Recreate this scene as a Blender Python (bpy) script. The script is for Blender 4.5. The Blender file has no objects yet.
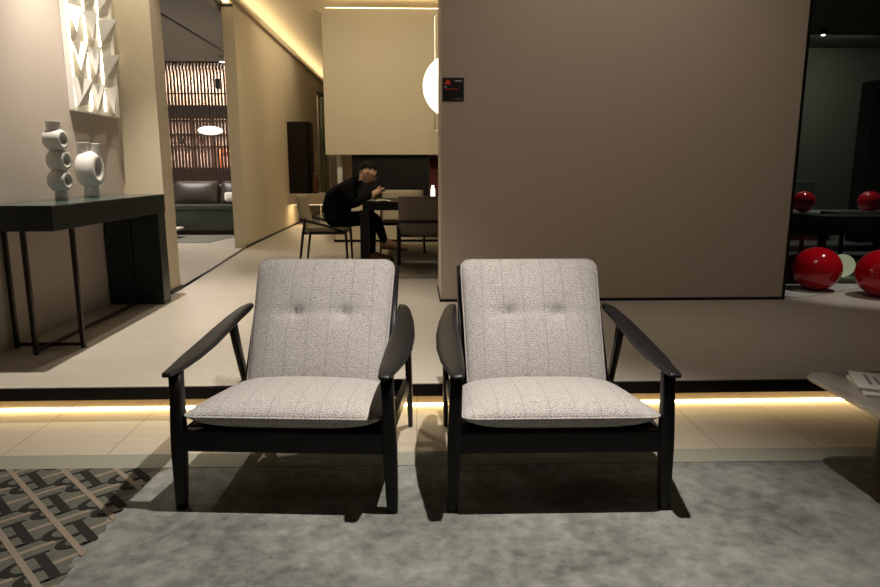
import bpy, bmesh, math, random
from mathutils import Vector, Matrix, Euler
random.seed(7)
C = bpy.context.scene.collection
PI = math.pi
R = math.radians
P = 0.15            # height of the raised display platform

# ------------------------------------------------------------------ materials
class NT:
    def __init__(s, name):
        s.m = bpy.data.materials.new(name); s.m.use_nodes = True
        s.t = s.m.node_tree; s.n = s.t.nodes; s.l = s.t.links
        s.b = s.n['Principled BSDF']
    def node(s, typ, **kw):
        n = s.n.new(typ)
        for k, v in kw.items():
            if k in n.inputs.keys(): n.inputs[k].default_value = v
            else: setattr(n, k, v)
        return n
    def link(s, a, b): s.l.new(a, b)
    def math(s, op, a, b=None, clamp=False):
        n = s.n.new('ShaderNodeMath'); n.operation = op; n.use_clamp = clamp
        for i, v in enumerate((a, b)):
            if v is None: continue
            if isinstance(v, (int, float)): n.inputs[i].default_value = v
            else: s.link(v, n.inputs[i])
        return n.outputs[0]
    def mix(s, fac, a, b):
        n = s.n.new('ShaderNodeMix'); n.data_type = 'RGBA'
        for i, v in ((0, fac), (6, a), (7, b)):
            if isinstance(v, (int, float)): n.inputs[i].default_value = v
            elif isinstance(v, tuple): n.inputs[i].default_value = (*v[:3], 1)
            else: s.link(v, n.inputs[i])
        return n.outputs[2]
    def obj(s): return s.n.new('ShaderNodeTexCoord').outputs['Object']
    def noise(s, scale, detail=3, vec=None, rough=.5):
        n = s.node('ShaderNodeTexNoise'); n.inputs['Scale'].default_value = scale
        n.inputs['Detail'].default_value = detail; n.inputs['Roughness'].default_value = rough
        s.link(vec if vec is not None else s.obj(), n.inputs['Vector']); return n.outputs['Fac']
    def ramp(s, fac, lo, hi):
        n = s.node('ShaderNodeMapRange'); s.link(fac, n.inputs[0])
        n.inputs[1].default_value = lo; n.inputs[2].default_value = hi; return n.outputs[0]
    def bump(s, h, strength=.3, dist=.002):
        n = s.node('ShaderNodeBump'); n.inputs['Strength'].default_value = strength
        n.inputs['Distance'].default_value = dist; s.link(h, n.inputs['Height'])
        s.link(n.outputs[0], s.b.inputs['Normal'])
    def set(s, col=None, rough=None, metal=None, spec=None):
        if col is not None:
            if isinstance(col, tuple): s.b.inputs['Base Color'].default_value = (*col[:3], 1)
            else: s.link(col, s.b.inputs['Base Color'])
        if rough is not None: s.b.inputs['Roughness'].default_value = rough
        if metal is not None: s.b.inputs['Metallic'].default_value = metal
        if spec is not None: s.b.inputs['Specular IOR Level'].default_value = spec
        return s

def plain(name, col, rough=.5, metal=0, spec=.5, var=.08, scale=40, bump=0):
    s = NT(name); f = s.noise(scale, 3)
    d = tuple(c*(1-var) for c in col); u = tuple(min(1, c*(1+var)) for c in col)
    s.set(s.mix(f, d, u), rough, metal, spec)
    if bump: s.bump(s.noise(scale*3, 4), bump, .002)
    return s.m
def glow(name, col, strength):
    s = NT(name); s.set((.8, .8, .8), .5)
    s.b.inputs['Emission Color'].default_value = (*col, 1); s.b.inputs['Emission Strength'].default_value = strength
    return s.m

def m_tile(name, c1, c2, seam, bw, bh, rot, rough, off=.5, mort=.003, loc=(0, 0, 0)):
    s = NT(name); mp = s.node('ShaderNodeMapping'); s.link(s.obj(), mp.inputs[0])
    mp.inputs['Rotation'].default_value = (0, 0, rot); mp.inputs['Location'].default_value = loc
    br = s.node('ShaderNodeTexBrick'); br.offset = off; s.link(mp.outputs[0], br.inputs['Vector'])
    br.inputs['Scale'].default_value = 1; br.inputs['Brick Width'].default_value = bw; br.inputs['Row Height'].default_value = bh
    br.inputs['Mortar Size'].default_value = mort; br.inputs['Mortar Smooth'].default_value = .2
    br.inputs['Color1'].default_value = (*c1, 1); br.inputs['Color2'].default_value = (*c2, 1); br.inputs['Mortar'].default_value = (*seam, 1)
    mp2 = s.node('ShaderNodeMapping'); s.link(s.obj(), mp2.inputs[0]); mp2.inputs['Scale'].default_value = (1.2, 9, 1)
    f = s.noise(3, 5, mp2.outputs[0], .6)
    k = s.node('ShaderNodeMix'); k.data_type = 'RGBA'; k.blend_type = 'MULTIPLY'; k.inputs[0].default_value = 1
    s.link(br.outputs['Color'], k.inputs[6]); s.link(s.mix(s.ramp(f, .3, .7), (.9, .9, .9), (1.0, 1.0, 1.0)), k.inputs[7])
    s.set(k.outputs[2], rough, 0, .4); s.bump(f, .04, .001)
    return s.m

def m_fabric():
    s = NT('woven_upholstery'); sep = s.node('ShaderNodeSeparateXYZ'); s.link(s.obj(), sep.inputs[0])
    x, y = sep.outputs[0], sep.outputs[1]
    zig = s.math('ABSOLUTE', s.math('SUBTRACT', s.math('FRACT', s.math('MULTIPLY', x, 1/.016)), .5))
    ph = s.math('ADD', s.math('MULTIPLY', y, 2*PI/.0075), s.math('MULTIPLY', zig, 2*PI*1.3))
    st = s.math('MULTIPLY_ADD', s.math('SINE', ph), .5); st.node.inputs[2].default_value = .5
    n = s.noise(300, 1); w = s.math('ADD', s.math('MULTIPLY', st, .42), s.math('MULTIPLY', s.ramp(n, .38, .62), .58))
    cr = s.math('FRACT', s.math('MULTIPLY_ADD', x, 1/.088)); cr.node.inputs[0].default_value
    cr.node.inputs[0].links[0].from_node.inputs[2].default_value = .5
    seam = s.math('LESS_THAN', cr, .05); dots = s.math('GREATER_THAN', s.math('SINE', s.math('MULTIPLY', y, 2*PI/.012)), -.2)
    sm = s.math('MULTIPLY', s.math('MULTIPLY', seam, dots), .5)
    col = s.mix(w, (.15, .137, .13), (.655, .615, .585)); col = s.mix(sm, col, (.12, .11, .105))
    s.set(col, .95, 0, .1); s.b.inputs['Sheen Weight'].default_value = .25; s.bump(w, .5, .0015)
    return s.m

def m_rug():
    s = NT('carpet_pile'); a = s.noise(2.6, 6, None, .62); b = s.noise(19, 5, None, .62); c = s.noise(260, 2)
    f = s.math('ADD', s.math('MULTIPLY', s.ramp(a, .40, .62), .55), s.math('MULTIPLY', s.ramp(b, .38, .64), .45))
    col = s.mix(f, (.075, .080, .070), (.30, .305, .275)); col = s.mix(s.math('MULTIPLY', c, .35), col, (.13, .13, .115))
    s.set(col, .95, 0, .1); s.b.inputs['Sheen Weight'].default_value = .3
    s.bump(s.math('ADD', s.math('MULTIPLY', c, .5), f), .6, .006); return s.m

def m_marble():
    s = NT('veined_marble'); w = s.node('ShaderNodeTexWave'); w.inputs['Scale'].default_value = 1.6; w.inputs['Distortion'].default_value = 9
    w.inputs['Detail'].default_value = 4; s.link(s.obj(), w.inputs['Vector'])
    s.set(s.mix(s.math('POWER', w.outputs['Fac'], 6), (.36, .32, .275), (.25, .22, .19)), .22); return s.m

def m_glass(name, tint, gloss=.12, rough=.02):
    s = NT(name); tr = s.node('ShaderNodeBsdfTransparent'); tr.inputs[0].default_value = (*tint, 1)
    g = s.node('ShaderNodeBsdfGlossy'); g.inputs['Roughness'].default_value = rough; g.inputs[0].default_value = (.9, .9, .9, 1)
    fr = s.node('ShaderNodeFresnel'); fr.inputs[0].default_value = 1.35
    mx = s.node('ShaderNodeMixShader'); s.link(fr.outputs[0], mx.inputs[0]); s.link(tr.outputs[0], mx.inputs[1]); s.link(g.outputs[0], mx.inputs[2])
    s.link(mx.outputs[0], s.n['Material Output'].inputs[0]); return s.m

M = dict(
 plaster=plain('textured_plaster', (.49, .425, .37), .9, 0, .2, .05, 25, .15),
 taupe=plain('taupe_wall_paint', (.48, .40, .33), .85, 0, .25, .03, 60, .05),
 cream=plain('cream_wall_paint', (.60, .52, .385), .85, 0, .25, .03, 30, .04),
 ceiling=plain('ceiling_paint', (.58, .55, .50), .9, 0, .2, .02),
 ceil_grey=plain('grey_ceiling_paint', (.34, .335, .33), .9, 0, .2, .03),
 floor=m_tile('beige_floor_tile', (.42, .365, .285), (.44, .38, .295), (.24, .20, .15), 9.0, .44, R(90), .45, .5, .003, (0.1, 0.0, 0)),
 plat=m_tile('pale_plank_tile', (.52, .475, .415), (.545, .50, .44), (.37, .33, .28), 1.2, .37, 0, .38, .35, .0022, (.53, -.26, 0)),
 black=plain('black_lacquer', (.006, .0055, .005), .45, 0, .25, .2, 30),
 wood=plain('black_stained_ash', (.0062, .006, .0064), .42, 0, .3, .25, 60, .05),
 fabric=m_fabric(), rug=m_rug(),
 border=plain('rug_border_pile', (.27, .265, .215), .95, 0, .1, .18, 200, .5),
 field=plain('rug_dimmed_pile', (.105, .105, .085), .95, 0, .1, .3, 60, .5),
 letter=plain('rug_letter_pile', (.024, .022, .020), .95, 0, .1, .3, 120, .5),
 stripe=plain('rug_stripe_pile', (.23, .19, .145), .95, 0, .1, .15, 120, .5),
 marble=m_marble(),
 bronze=plain('dark_bronze', (.032, .024, .018), .38, .7, .5, .15, 20),
 teal=plain('dark_green_lacquer', (.008, .0155, .0155), .36, 0, .5, .1, 20),
 teal_top=plain('green_glass_top', (.045, .07, .068), .16, 0, .5, .05, 20),
 ceramic=plain('matt_white_ceramic', (.66, .65, .62), .65, 0, .3, .04, 50, .08),
 white=plain('white_lacquer', (.75, .73, .69), .6, 0, .4, .03),
 led=glow('warm_led', (1, .72, .36), 14), led2=glow('warm_led_panel', (1, .76, .42), 5),
 art_led=glow('art_led', (1, .84, .56), 9),
 globe=glow('opal_globe_glass', (1, .88, .62), 2.0), disc=glow('opal_disc_glass', (1, .93, .82), 1.1),
 pale_ball=glow('pale_green_lamp_glass', (.75, .8, .5), .42), spot_face=glow('spotlight_lens', (1, .97, .9), 12),
 red=plain('red_gloss_lacquer', (.42, .004, .012), .08, 0, .6, .04, 5),
 redcloth=plain('deep_red_cloth', (.10, .012, .012), .8), orange=plain('orange_lacquer', (.62, .15, .05), .5),
 leather=plain('dark_leather', (.052, .042, .035), .36, 0, .5, .15, 20, .1),
 leather_g=plain('black_green_leather', (.05, .06, .052), .4, 0, .5, .15, 20, .1),
 slat=plain('walnut_slat', (.06, .038, .028), .6, 0, .3, .2, 30),
 shelf_back=plain('shelf_back_panel', (.60, .47, .38), .8),
 taupe_leather=plain('taupe_leather', (.15, .120, .090), .6, 0, .3, .08, 40, .05),
 beige_leather=plain('beige_leather', (.30, .25, .175), .6, 0, .3, .08, 40, .05),
 dark_cab=plain('dark_walnut', (.009, .006, .005), .5, 0, .25, .2, 12),
 pale_carpet=plain('pale_grey_carpet', (.42, .42, .39), .95, 0, .1, .2, 150, .4),
 greycarpet=plain('grey_carpet', (.20, .20, .18), .95, 0, .1, .25, 150, .4),
 dinerug=plain('dining_rug_pile', (.27, .24, .19), .95, 0, .1, .3, 14, .3),
 darkwall=plain('dark_olive_wall', (.11, .105, .085), .85), darkfloor=plain('dark_stone_floor', (.10, .105, .10), .3),
 greysofa=plain('charcoal_upholstery', (.06, .06, .055), .9), steel=plain('steel', (.5, .5, .48), .3, .9),
 skin=plain('skin', (.52, .31, .21), .55, 0, .4, .08, 60), hair=plain('black_hair', (.006, .0055, .005), .8, 0, .1, .3, 300),
 jacket=plain('black_wool', (.005, .005, .0055), .95, 0, .05, .25, 90), trousers=plain('black_cotton', (.004, .004, .0045), .95, 0, .05, .2, 90),
 shoe=plain('brown_suede', (.24, .125, .065), .75), sole=plain('dark_rubber', (.02, .018, .016), .7), sock=plain('grey_sock', (.10, .09, .085), .9),
 paper=plain('paper', (.74, .69, .57), .8), text=plain('grey_print', (.28, .25, .23), .8), photo=plain('dark_photo_print', (.02, .018, .035), .5),
 sign=plain('black_sign_plate', (.012, .011, .011), .4), sign_red=plain('red_print', (.62, .045, .02), .5), sign_white=plain('white_print', (.55, .52, .5), .5),
 tint=m_glass('tinted_glass', (.80, .81, .79)), clear=m_glass('clear_glass', (.78, .84, .80)),
 plant=plain('olive_leaf', (.12, .15, .06), .6), vase_brown=plain('brown_glaze', (.09, .03, .02), .25),
)

# ------------------------------------------------------------------ mesh builder
class MB:
    def __init__(s): s.bm = bmesh.new(); s.mats = []
    def mi(s, m):
        if m not in s.mats: s.mats.append(m)
        return s.mats.index(m)
    def _tag(s, n0, m, smooth=False):
        i = s.mi(m); s.bm.faces.ensure_lookup_table()
        for f in s.bm.faces[n0:]: f.material_index = i; f.smooth = smooth
    def box(s, lo, hi, m, bevel=0, mat=None):
        n0 = len(s.bm.faces); t = bmesh.new(); bmesh.ops.create_cube(t, size=1)
        c = [(a+b)/2 for a, b in zip(lo, hi)]; d = [b-a for a, b in zip(lo, hi)]
        for v in t.verts: v.co = Vector((c[k]+v.co[k]*d[k] for k in range(3)))
        if bevel: bmesh.ops.bevel(t, geom=t.edges[:], offset=bevel, segments=2, affect='EDGES', profile=.6)
        s._merge(t, m, mat); return s
    def _merge(s, t, m, mat=None, smooth=False):
        n0 = len(s.bm.faces); mp = {}
        if mat is not None: bmesh.ops.transform(t, matrix=mat, verts=t.verts[:])
        for v in t.verts: mp[v] = s.bm.verts.new(v.co)
        for f in t.faces:
            try: s.bm.faces.new([mp[v] for v in f.verts])
            except ValueError: pass
        t.free(); s._tag(n0, m, smooth)
    def bar(s, a, b, w, h, m, bevel=.004, up=(0, 0, 1), w2=None, h2=None):
        a, b = Vector(a), Vector(b); d = (b-a).normalized(); x = d.cross(Vector(up))
        if x.length < 1e-4: x = Vector((1, 0, 0))
        x.normalize(); y = x.cross(d).normalized()
        return s.loft([s._rr(a, x, y, w, h, bevel), s._rr(b, x, y, w2 or w, h2 or h, bevel)], m)
    def _rr(s, c, x, y, w, h, r, k=3):
        r = min(r, w/2.01, h/2.01); pts = []
        for cx, cy, a0 in ((w/2-r, h/2-r, 0), (-w/2+r, h/2-r, 90), (-w/2+r, -h/2+r, 180), (w/2-r, -h/2+r, 270)):
            for q in range(k+1):
                a = R(a0+90*q/k); pts.append(c + x*(cx+r*math.cos(a)) + y*(cy+r*math.sin(a)))
        return pts
    def loft(s, rings, m, caps=True, smooth=True, closed=True):
        n0 = len(s.bm.faces); vs = [[s.bm.verts.new(p) for p in r] for r in rings]; n = len(vs[0])
        for i in range(len(vs)-1):
            for j in range(n if closed else n-1):
                k = (j+1) % n; s.bm.faces.new((vs[i][j], vs[i][k], vs[i+1][k], vs[i+1][j]))
        s._tag(n0, m, smooth); n1 = len(s.bm.faces)
        if caps: s.bm.faces.new(vs[0][::-1]); s.bm.faces.new(vs[-1]); s._tag(n1, m, False)
        return s
    def tube(s, pts, r, m, seg=10, caps=True):
        pts = [Vector(p) for p in pts]; rs = r if isinstance(r, (list, tuple)) else [r]*len(pts); rings = []
        ref = None
        for i, p in enumerate(pts):
            d = (pts[min(i+1, len(pts)-1)]-pts[max(i-1, 0)]).normalized()
            if ref is None:
                ref = Vector((0, 0, 1)) if abs(d.z) < .9 else Vector((1, 0, 0))
            x = (ref - d*ref.dot(d)).normalized(); ref = x; y = d.cross(x)
            rings.append([p + (x*math.cos(2*PI*j/seg)+y*math.sin(2*PI*j/seg))*rs[i] for j in range(seg)])
        return s.loft(rings, m, caps)
    def ring(s, c, ax_u, ax_v, ru, rv, tu, m, n=28, seg=10, tw=None):
        "closed elliptical torus"
        c, U, V = Vector(c), Vector(ax_u).normalized(), Vector(ax_v).normalized(); N = U.cross(V); n0 = len(s.bm.faces); rows = []
        for i in range(n):
            a = 2*PI*i/n; o = U*math.cos(a)+V*math.sin(a); p = c+U*ru*math.cos(a)+V*rv*math.sin(a)
            rows.append([s.bm.verts.new(p+o*(tu*math.cos(2*PI*j/seg))+N*((tw or tu)*math.sin(2*PI*j/seg))) for j in range(seg)])
        for i in range(n):
            for j in range(seg):
                s.bm.faces.new((rows[i][j], rows[i][(j+1) % seg], rows[(i+1) % n][(j+1) % seg], rows[(i+1) % n][j]))
        s._tag(n0, m, True); return s
    def lathe(s, prof, m, c=(0, 0, 0), seg=32, sx=1, sy=1):
        return s.loft([[Vector((c[0]+r*sx*math.cos(2*PI*j/seg), c[1]+r*sy*math.sin(2*PI*j/seg), c[2]+z)) for j in range(seg)] for r, z in prof], m)
    def ball(s, c, r, m, sc=(1, 1, 1), seg=40):
        pr = [(r*math.sin(PI*(i+.02)/(seg//2+.04)), -r*sc[2]*math.cos(PI*(i+.02)/(seg//2+.04))) for i in range(seg//2+1)]
        return s.lathe(pr, m, c, seg, sc[0], sc[1])
    def prism(s, poly, z0, z1, m, bevel=0, mat=None):
        t = bmesh.new(); vs = [t.verts.new((x, y, z0)) for x, y in poly]; f = t.faces.new(vs)
        r = bmesh.ops.extrude_face_region(t, geom=[f])
        for v in r['geom']:
            if isinstance(v, bmesh.types.BMVert): v.co.z = z1
        bmesh.ops.recalc_face_normals(t, faces=t.faces[:])
        if bevel: bmesh.ops.bevel(t, geom=[e for e in t.edges if abs(e.verts[0].co.z-e.verts[1].co.z) < 1e-6], offset=bevel, segments=2, affect='EDGES')
        s._merge(t, m, mat); return s
    def build(s, name, parent=None, loc=None, rz=None):
        bmesh.ops.recalc_face_normals(s.bm, faces=s.bm.faces[:])
        me = bpy.data.meshes.new(name); s.bm.to_mesh(me); s.bm.free()
        for k in s.mats: me.materials.append(M[k])
        o = bpy.data.objects.new(name, me); C.objects.link(o)
        if parent is not None: o.parent = parent
        if loc: o.location = loc
        if rz is not None: o.rotation_euler = (0, 0, rz)
        return o
def tag(o, label, cat, group=None):
    o['label'] = label; o['category'] = cat
    if group: o['group'] = group
    return o
def thing(name, label, cat, loc=(0, 0, 0), rz=0, group=None):
    o = bpy.data.objects.new(name, None); C.objects.link(o); o.empty_display_size = .1
    o.location = loc; o.rotation_euler = (0, 0, rz); return tag(o, label, cat, group)
def struct(name, lo, hi, m, bevel=0):
    o = MB().box(lo, hi, m, bevel).build(name); o['kind'] = 'structure'; return o
def kids(o): return [c for c in bpy.data.objects if c.parent == o]
def copy_tree(o, parent=None):
    c = o.copy(); C.objects.link(c)
    if parent: c.parent = parent
    for ch in kids(o): copy_tree(ch, c)
    return c
def rrect(x0, y0, x1, y1, r, k=8):
    p = []
    for cx, cy, a0 in ((x1-r, y1-r, 0), (x0+r, y1-r, 90), (x0+r, y0+r, 180), (x1-r, y0+r, 270)):
        for q in range(k+1): a = R(a0+90*q/k); p.append((cx+r*math.cos(a), cy+r*math.sin(a)))
    return p

# ------------------------------------------------------------------ setting
struct('floor', (-9, -3, -.1), (9, 3.6, 0), 'floor')
# raised platform: slab with an overhanging lip and a recessed riser
struct('floor_raised', (-9, 3.16, P-.035), (9, 18.6, P), 'plat')  # most platform positions: from image pixels, then scaled about the camera to this height
struct('trim_1', (-9, 3.150, .087), (9, 3.19, P-.003), 'black')
struct('trim_2', (-9, 3.48, 0), (9, 3.52, P-.035), 'plaster')
o = MB().box((-8.9, 3.250, .0003), (8.9, 3.264, .010), 'led').build('led_strip')
tag(o, 'warm LED light strip glowing under the black front lip of the raised platform', 'light strip')

struct('wall_left', (-2.6, -3, P-.15), (-2.39, 5.62, 3.5), 'plaster')
struct('wall_left_end', (-2.9, 5.62, P), (-2.073, 5.86, 3.5), 'cream')
struct('baseboard_left', (-2.078, 5.60, P), (-2.058, 5.88, P+.035), 'black')
struct('wall_partition', (-2.41, 8.94, P), (-2.26, 18.5, 3.24), 'cream')
struct('baseboard_partition', (-2.262, 8.93, P), (-2.248, 18.4, P+.03), 'black')
struct('trim_3', (-2.42, 8.92, 3.19), (-2.27, 8.94, 3.215), 'black')
struct('trim_4', (-2.29, 8.5, 3.24), (-2.21, 18.4, 3.285), 'cream')                 # cove lip on top of the partition
struct('trim_5', (-2.46, 8.6, 3.242), (-2.39, 18.4, 3.7), 'ceiling')               # back of the cove
o = MB().box((-2.388, 8.7, 3.26), (-2.375, 18, 3.285), 'led').build('led_strip')
tag(o, 'warm LED cove strip running along the top of the corridor partition wall', 'light strip')
struct('wall_right', (.20, 5.20, P), (2.97, 5.84, 3.5), 'taupe')
struct('baseboard_right', (.19, 5.195, P), (2.972, 5.845, P+.022), 'black')
struct('trim_6', (2.97, 5.19, P), (2.99, 5.86, 3.5), 'black')
struct('ceiling', (-2.40, -3, 3.5), (9, 18.5, 3.6), 'ceiling')
struct('ceiling_left', (-9, 5.6, 3.156), (-2.465, 17, 3.24), 'ceil_grey')
struct('wall_back', (-2.5, 18.4, P), (9, 18.5, 3.5), 'taupe')
struct('wall_back_left', (-9, 13.75, P), (-2.61, 13.85, 3.15), 'shelf_back')
struct('wall_far_left', (-9, 5.6, P), (-8.9, 13.8, 3.15), 'darkwall')
struct('trim_7', (-3.27, 6.5, 3.145), (-3.235, 13.5, 3.158), 'black')               # black track in the grey ceiling
# black floor track across the opening
tr = MB(); tr.bar((-2.08, 5.9, P+.003), (-2.27, 8.94, P+.003), .035, .006, 'black', .001); o = tr.build('trim_8'); o['kind'] = 'structure'
# dark room seen through the tinted glass
struct('wall_dark_back', (2.9, 12.2, P), (9, 12.3, 3.5), 'darkwall')
struct('wall_dark_right', (8.9, 5, P), (9, 12.3, 3.5), 'darkwall')
struct('wall_dark_left', (2.2, 5.84, P), (2.3, 12.3, 3.5), 'darkwall')
struct('ceiling_dark', (2.3, 5.9, 3.30), (8.9, 12.2, 3.36), 'darkwall')
struct('trim_9', (5.2, 10.9, 3.285), (8.2, 10.96, 3.302), 'black')
c = MB().bar((6.6, 10.93, 3.293), (5.6, 7.0, 3.293), .05, .016, 'black', .001).build('trim_10'); c['kind'] = 'structure'
struct('floor_dark', (2.3, 6.35, P), (8.9, 12.2, P+.006), 'darkfloor')

# ------------------------------------------------------------------ rug with letters
rug = thing('area_rug', 'large grey green carpet with mottled pile under the two armchairs', 'rug', (0, 0, 0), R(-.7))
b = MB(); b.prism(rrect(-2.36, -.6, 2.9, 2.535, .01), .0004, .0100, 'rug', .003); b.build('rug_field', rug)
b = MB(); b.prism(rrect(-2.36, 2.536, 2.9, 2.672, .01), .0004, .0095, 'border', .003)
o = b.build('rug_border', rug); o['label'] = 'flat beige grey border band'
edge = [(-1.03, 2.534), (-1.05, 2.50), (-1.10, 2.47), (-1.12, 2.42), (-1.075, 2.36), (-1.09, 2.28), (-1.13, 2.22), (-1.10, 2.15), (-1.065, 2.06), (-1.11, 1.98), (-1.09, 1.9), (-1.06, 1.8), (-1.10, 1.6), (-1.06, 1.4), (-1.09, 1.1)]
b = MB(); b.prism([(-2.35, 1.1), (-2.35, 2.534)]+edge, .0102, .0112, 'field')  # base pile darker than the rug: dimmer light here put into its colour
fld = b.build('patterned_patch', rug); fld['label'] = 'patch coloured darker for weaker light, with a repeated letter B'
S = Vector((.70, -.714)); N = Vector((.714, .70))
def to(nd, u, w): q = nd + S*u - N*w; return (q.x, q.y)         # u along the stem, w to the letter's right
def strip2(bm_, outer, inner, z0, z1, m, nd):
    for i in range(len(outer)-1):
        bm_.prism([to(nd, *outer[i]), to(nd, *outer[i+1]), to(nd, *inner[i+1]), to(nd, *inner[i])], z0, z1, m)
lt = MB(); stp = MB()
def letter_b(c):
    z0, z1, m = .0113, .0131, 'letter'
    lt.prism([to(c, -.086, -.068), to(c, .086, -.068), to(c, .086, -.038), to(c, -.086, -.038)], z0, z1, m)     # stem
    for sgn in (-1, 1):                                                                                        # slab serifs
        lt.prism([to(c, sgn*.088, -.084), to(c, sgn*.088, -.02), to(c, sgn*.076, -.02), to(c, sgn*.082, -.084)], z0, z1+.0001, m)
    for cu, hu, ww in ((.046, .042, .052), (-.040, .048, .066)):
        out = []; inn = []
        for k in range(13):
            a = -PI/2+PI*k/12; ca = max(0, math.cos(a))**.8
            out.append((cu+hu*math.sin(a), -.038+(ww+.038)*ca)); inn.append((cu+(hu-.010)*math.sin(a), -.038+(ww+.038-.030)*ca))
        strip2(lt, out, inn, z0, z1+.0001*(cu > 0), m, c)
n0 = Vector((-1.263, 2.119))
for j in range(-9, 5):
    for i in range(-8, 9):
        nd = n0 + N*(.150*j) + S*(.263*(i+.5*(j % 2)))
        if not (-2.4 < nd.x < -.8 and 1.2 < nd.y < 2.75): continue
        letter_b(nd + S*.131)
        stp.prism([to(nd, -.132, -.010), to(nd, .132, -.010), to(nd, .132, .010), to(nd, -.132, .010)], .0113, .0136, 'stripe')
        stp.prism([to(nd, -.009, -.112), to(nd, .009, -.112), to(nd, .009, .112), to(nd, -.009, .112)], .0113, .0126, 'stripe')
for q, nm, lb in ((lt, 'letter_pattern', 'black serif letters B'), (stp, 'stripe_pattern', 'beige crossing stripes')):
    for co, no in (((-1.068, 0, 0), (1, 0, 0)), ((0, 2.53, 0), (0, 1, 0)), ((0, 1.15, 0), (0, -1, 0)), ((-2.34, 0, 0), (-1, 0, 0))):
        bmesh.ops.bisect_plane(q.bm, geom=q.bm.verts[:]+q.bm.edges[:]+q.bm.faces[:], plane_co=co, plane_no=no, clear_outer=True)
    o = q.build(nm, rug); o['label'] = lb

# ------------------------------------------------------------------ lounge chairs
def cushion(w_front, w_back, d, tt, tb, dim=(), n=44, r=.045, m='fabric', crown=.35):
    bm_ = MB(); bm = bm_.bm; n0 = 0
    def outline(u, v):
        mm = max(abs(u), abs(v), 1e-6); su, sv = u/mm, v/mm
        w = 1.0; px, py = su*.5*1.0, sv*d/2; W = (w_front+w_back)/2; px = su*W/2
        ax, ay = abs(px), abs(py); cx, cy = W/2-r, d/2-r
        if ax > cx and ay > cy:
            q = Vector((ax-cx, ay-cy)); q = q/q.length*r if q.length > r else q; ax, ay = cx+q.x, cy+q.y
        bl = mm**10; qx, qy = abs(px), abs(py); ax, ay = qx+(ax-qx)*bl, qy+(ay-qy)*bl
        px, py = math.copysign(ax, px)*mm, math.copysign(ay, py)*mm
        k = 1+(w_back-w_front)/(w_front+w_back)*(py/(d/2)); return px*k, py
    def h(u, v):
        e = max(0, 1-abs(u)**5)**.55*max(0, 1-abs(v)**5)**.55
        return e*((1-crown)+crown*(1-u*u)*(1-v*v))
    g = [[-1+2*i/n for i in range(n+1)]]*1; us = [math.sin(PI/2*t)*.55+t*.45 for t in g[0]]
    top = {}; bot = {}
    for i, u in enumerate(us):
        for j, v in enumerate(us):
            x, y = outline(u, v); hh = h(u, v); z = tt*hh
            for bx, by in dim:
                dd = math.hypot(x-bx, y-by); z -= .026*math.exp(-(dd/.020)**2)+.012*math.exp(-(dd/.075)**2)
                z -= .006*math.exp(-((y-by)/.02)**2)*math.exp(-((x-bx)/.12)**2)
            top[i, j] = bm.verts.new((x, y, max(z, 0)))
            bot[i, j] = top[i, j] if (i in (0, n) or j in (0, n)) else bm.verts.new((x, y, -tb*hh))
    for i in range(n):
        for j in range(n):
            bm.faces.new((top[i, j], top[i+1, j], top[i+1, j+1], top[i, j+1]))
            bm.faces.new((bot[i, j], bot[i, j+1], bot[i+1, j+1], bot[i+1, j]))
    bm_._tag(0, m, True)
    ol = [outline(*q) for q in [(t, -1) for t in us]+[(1, t) for t in us]+[(-t, 1) for t in us]+[(-1, -t) for t in us]]
    pp = [];
    for q in ol:
        if not pp or math.hypot(q[0]-pp[-1][0], q[1]-pp[-1][1]) > .004: pp.append(q)
    bm_.tube([(x, y, 0) for x, y in pp]+[(pp[0][0], pp[0][1], 0)], .0045, m, 6)
    return bm_

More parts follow.
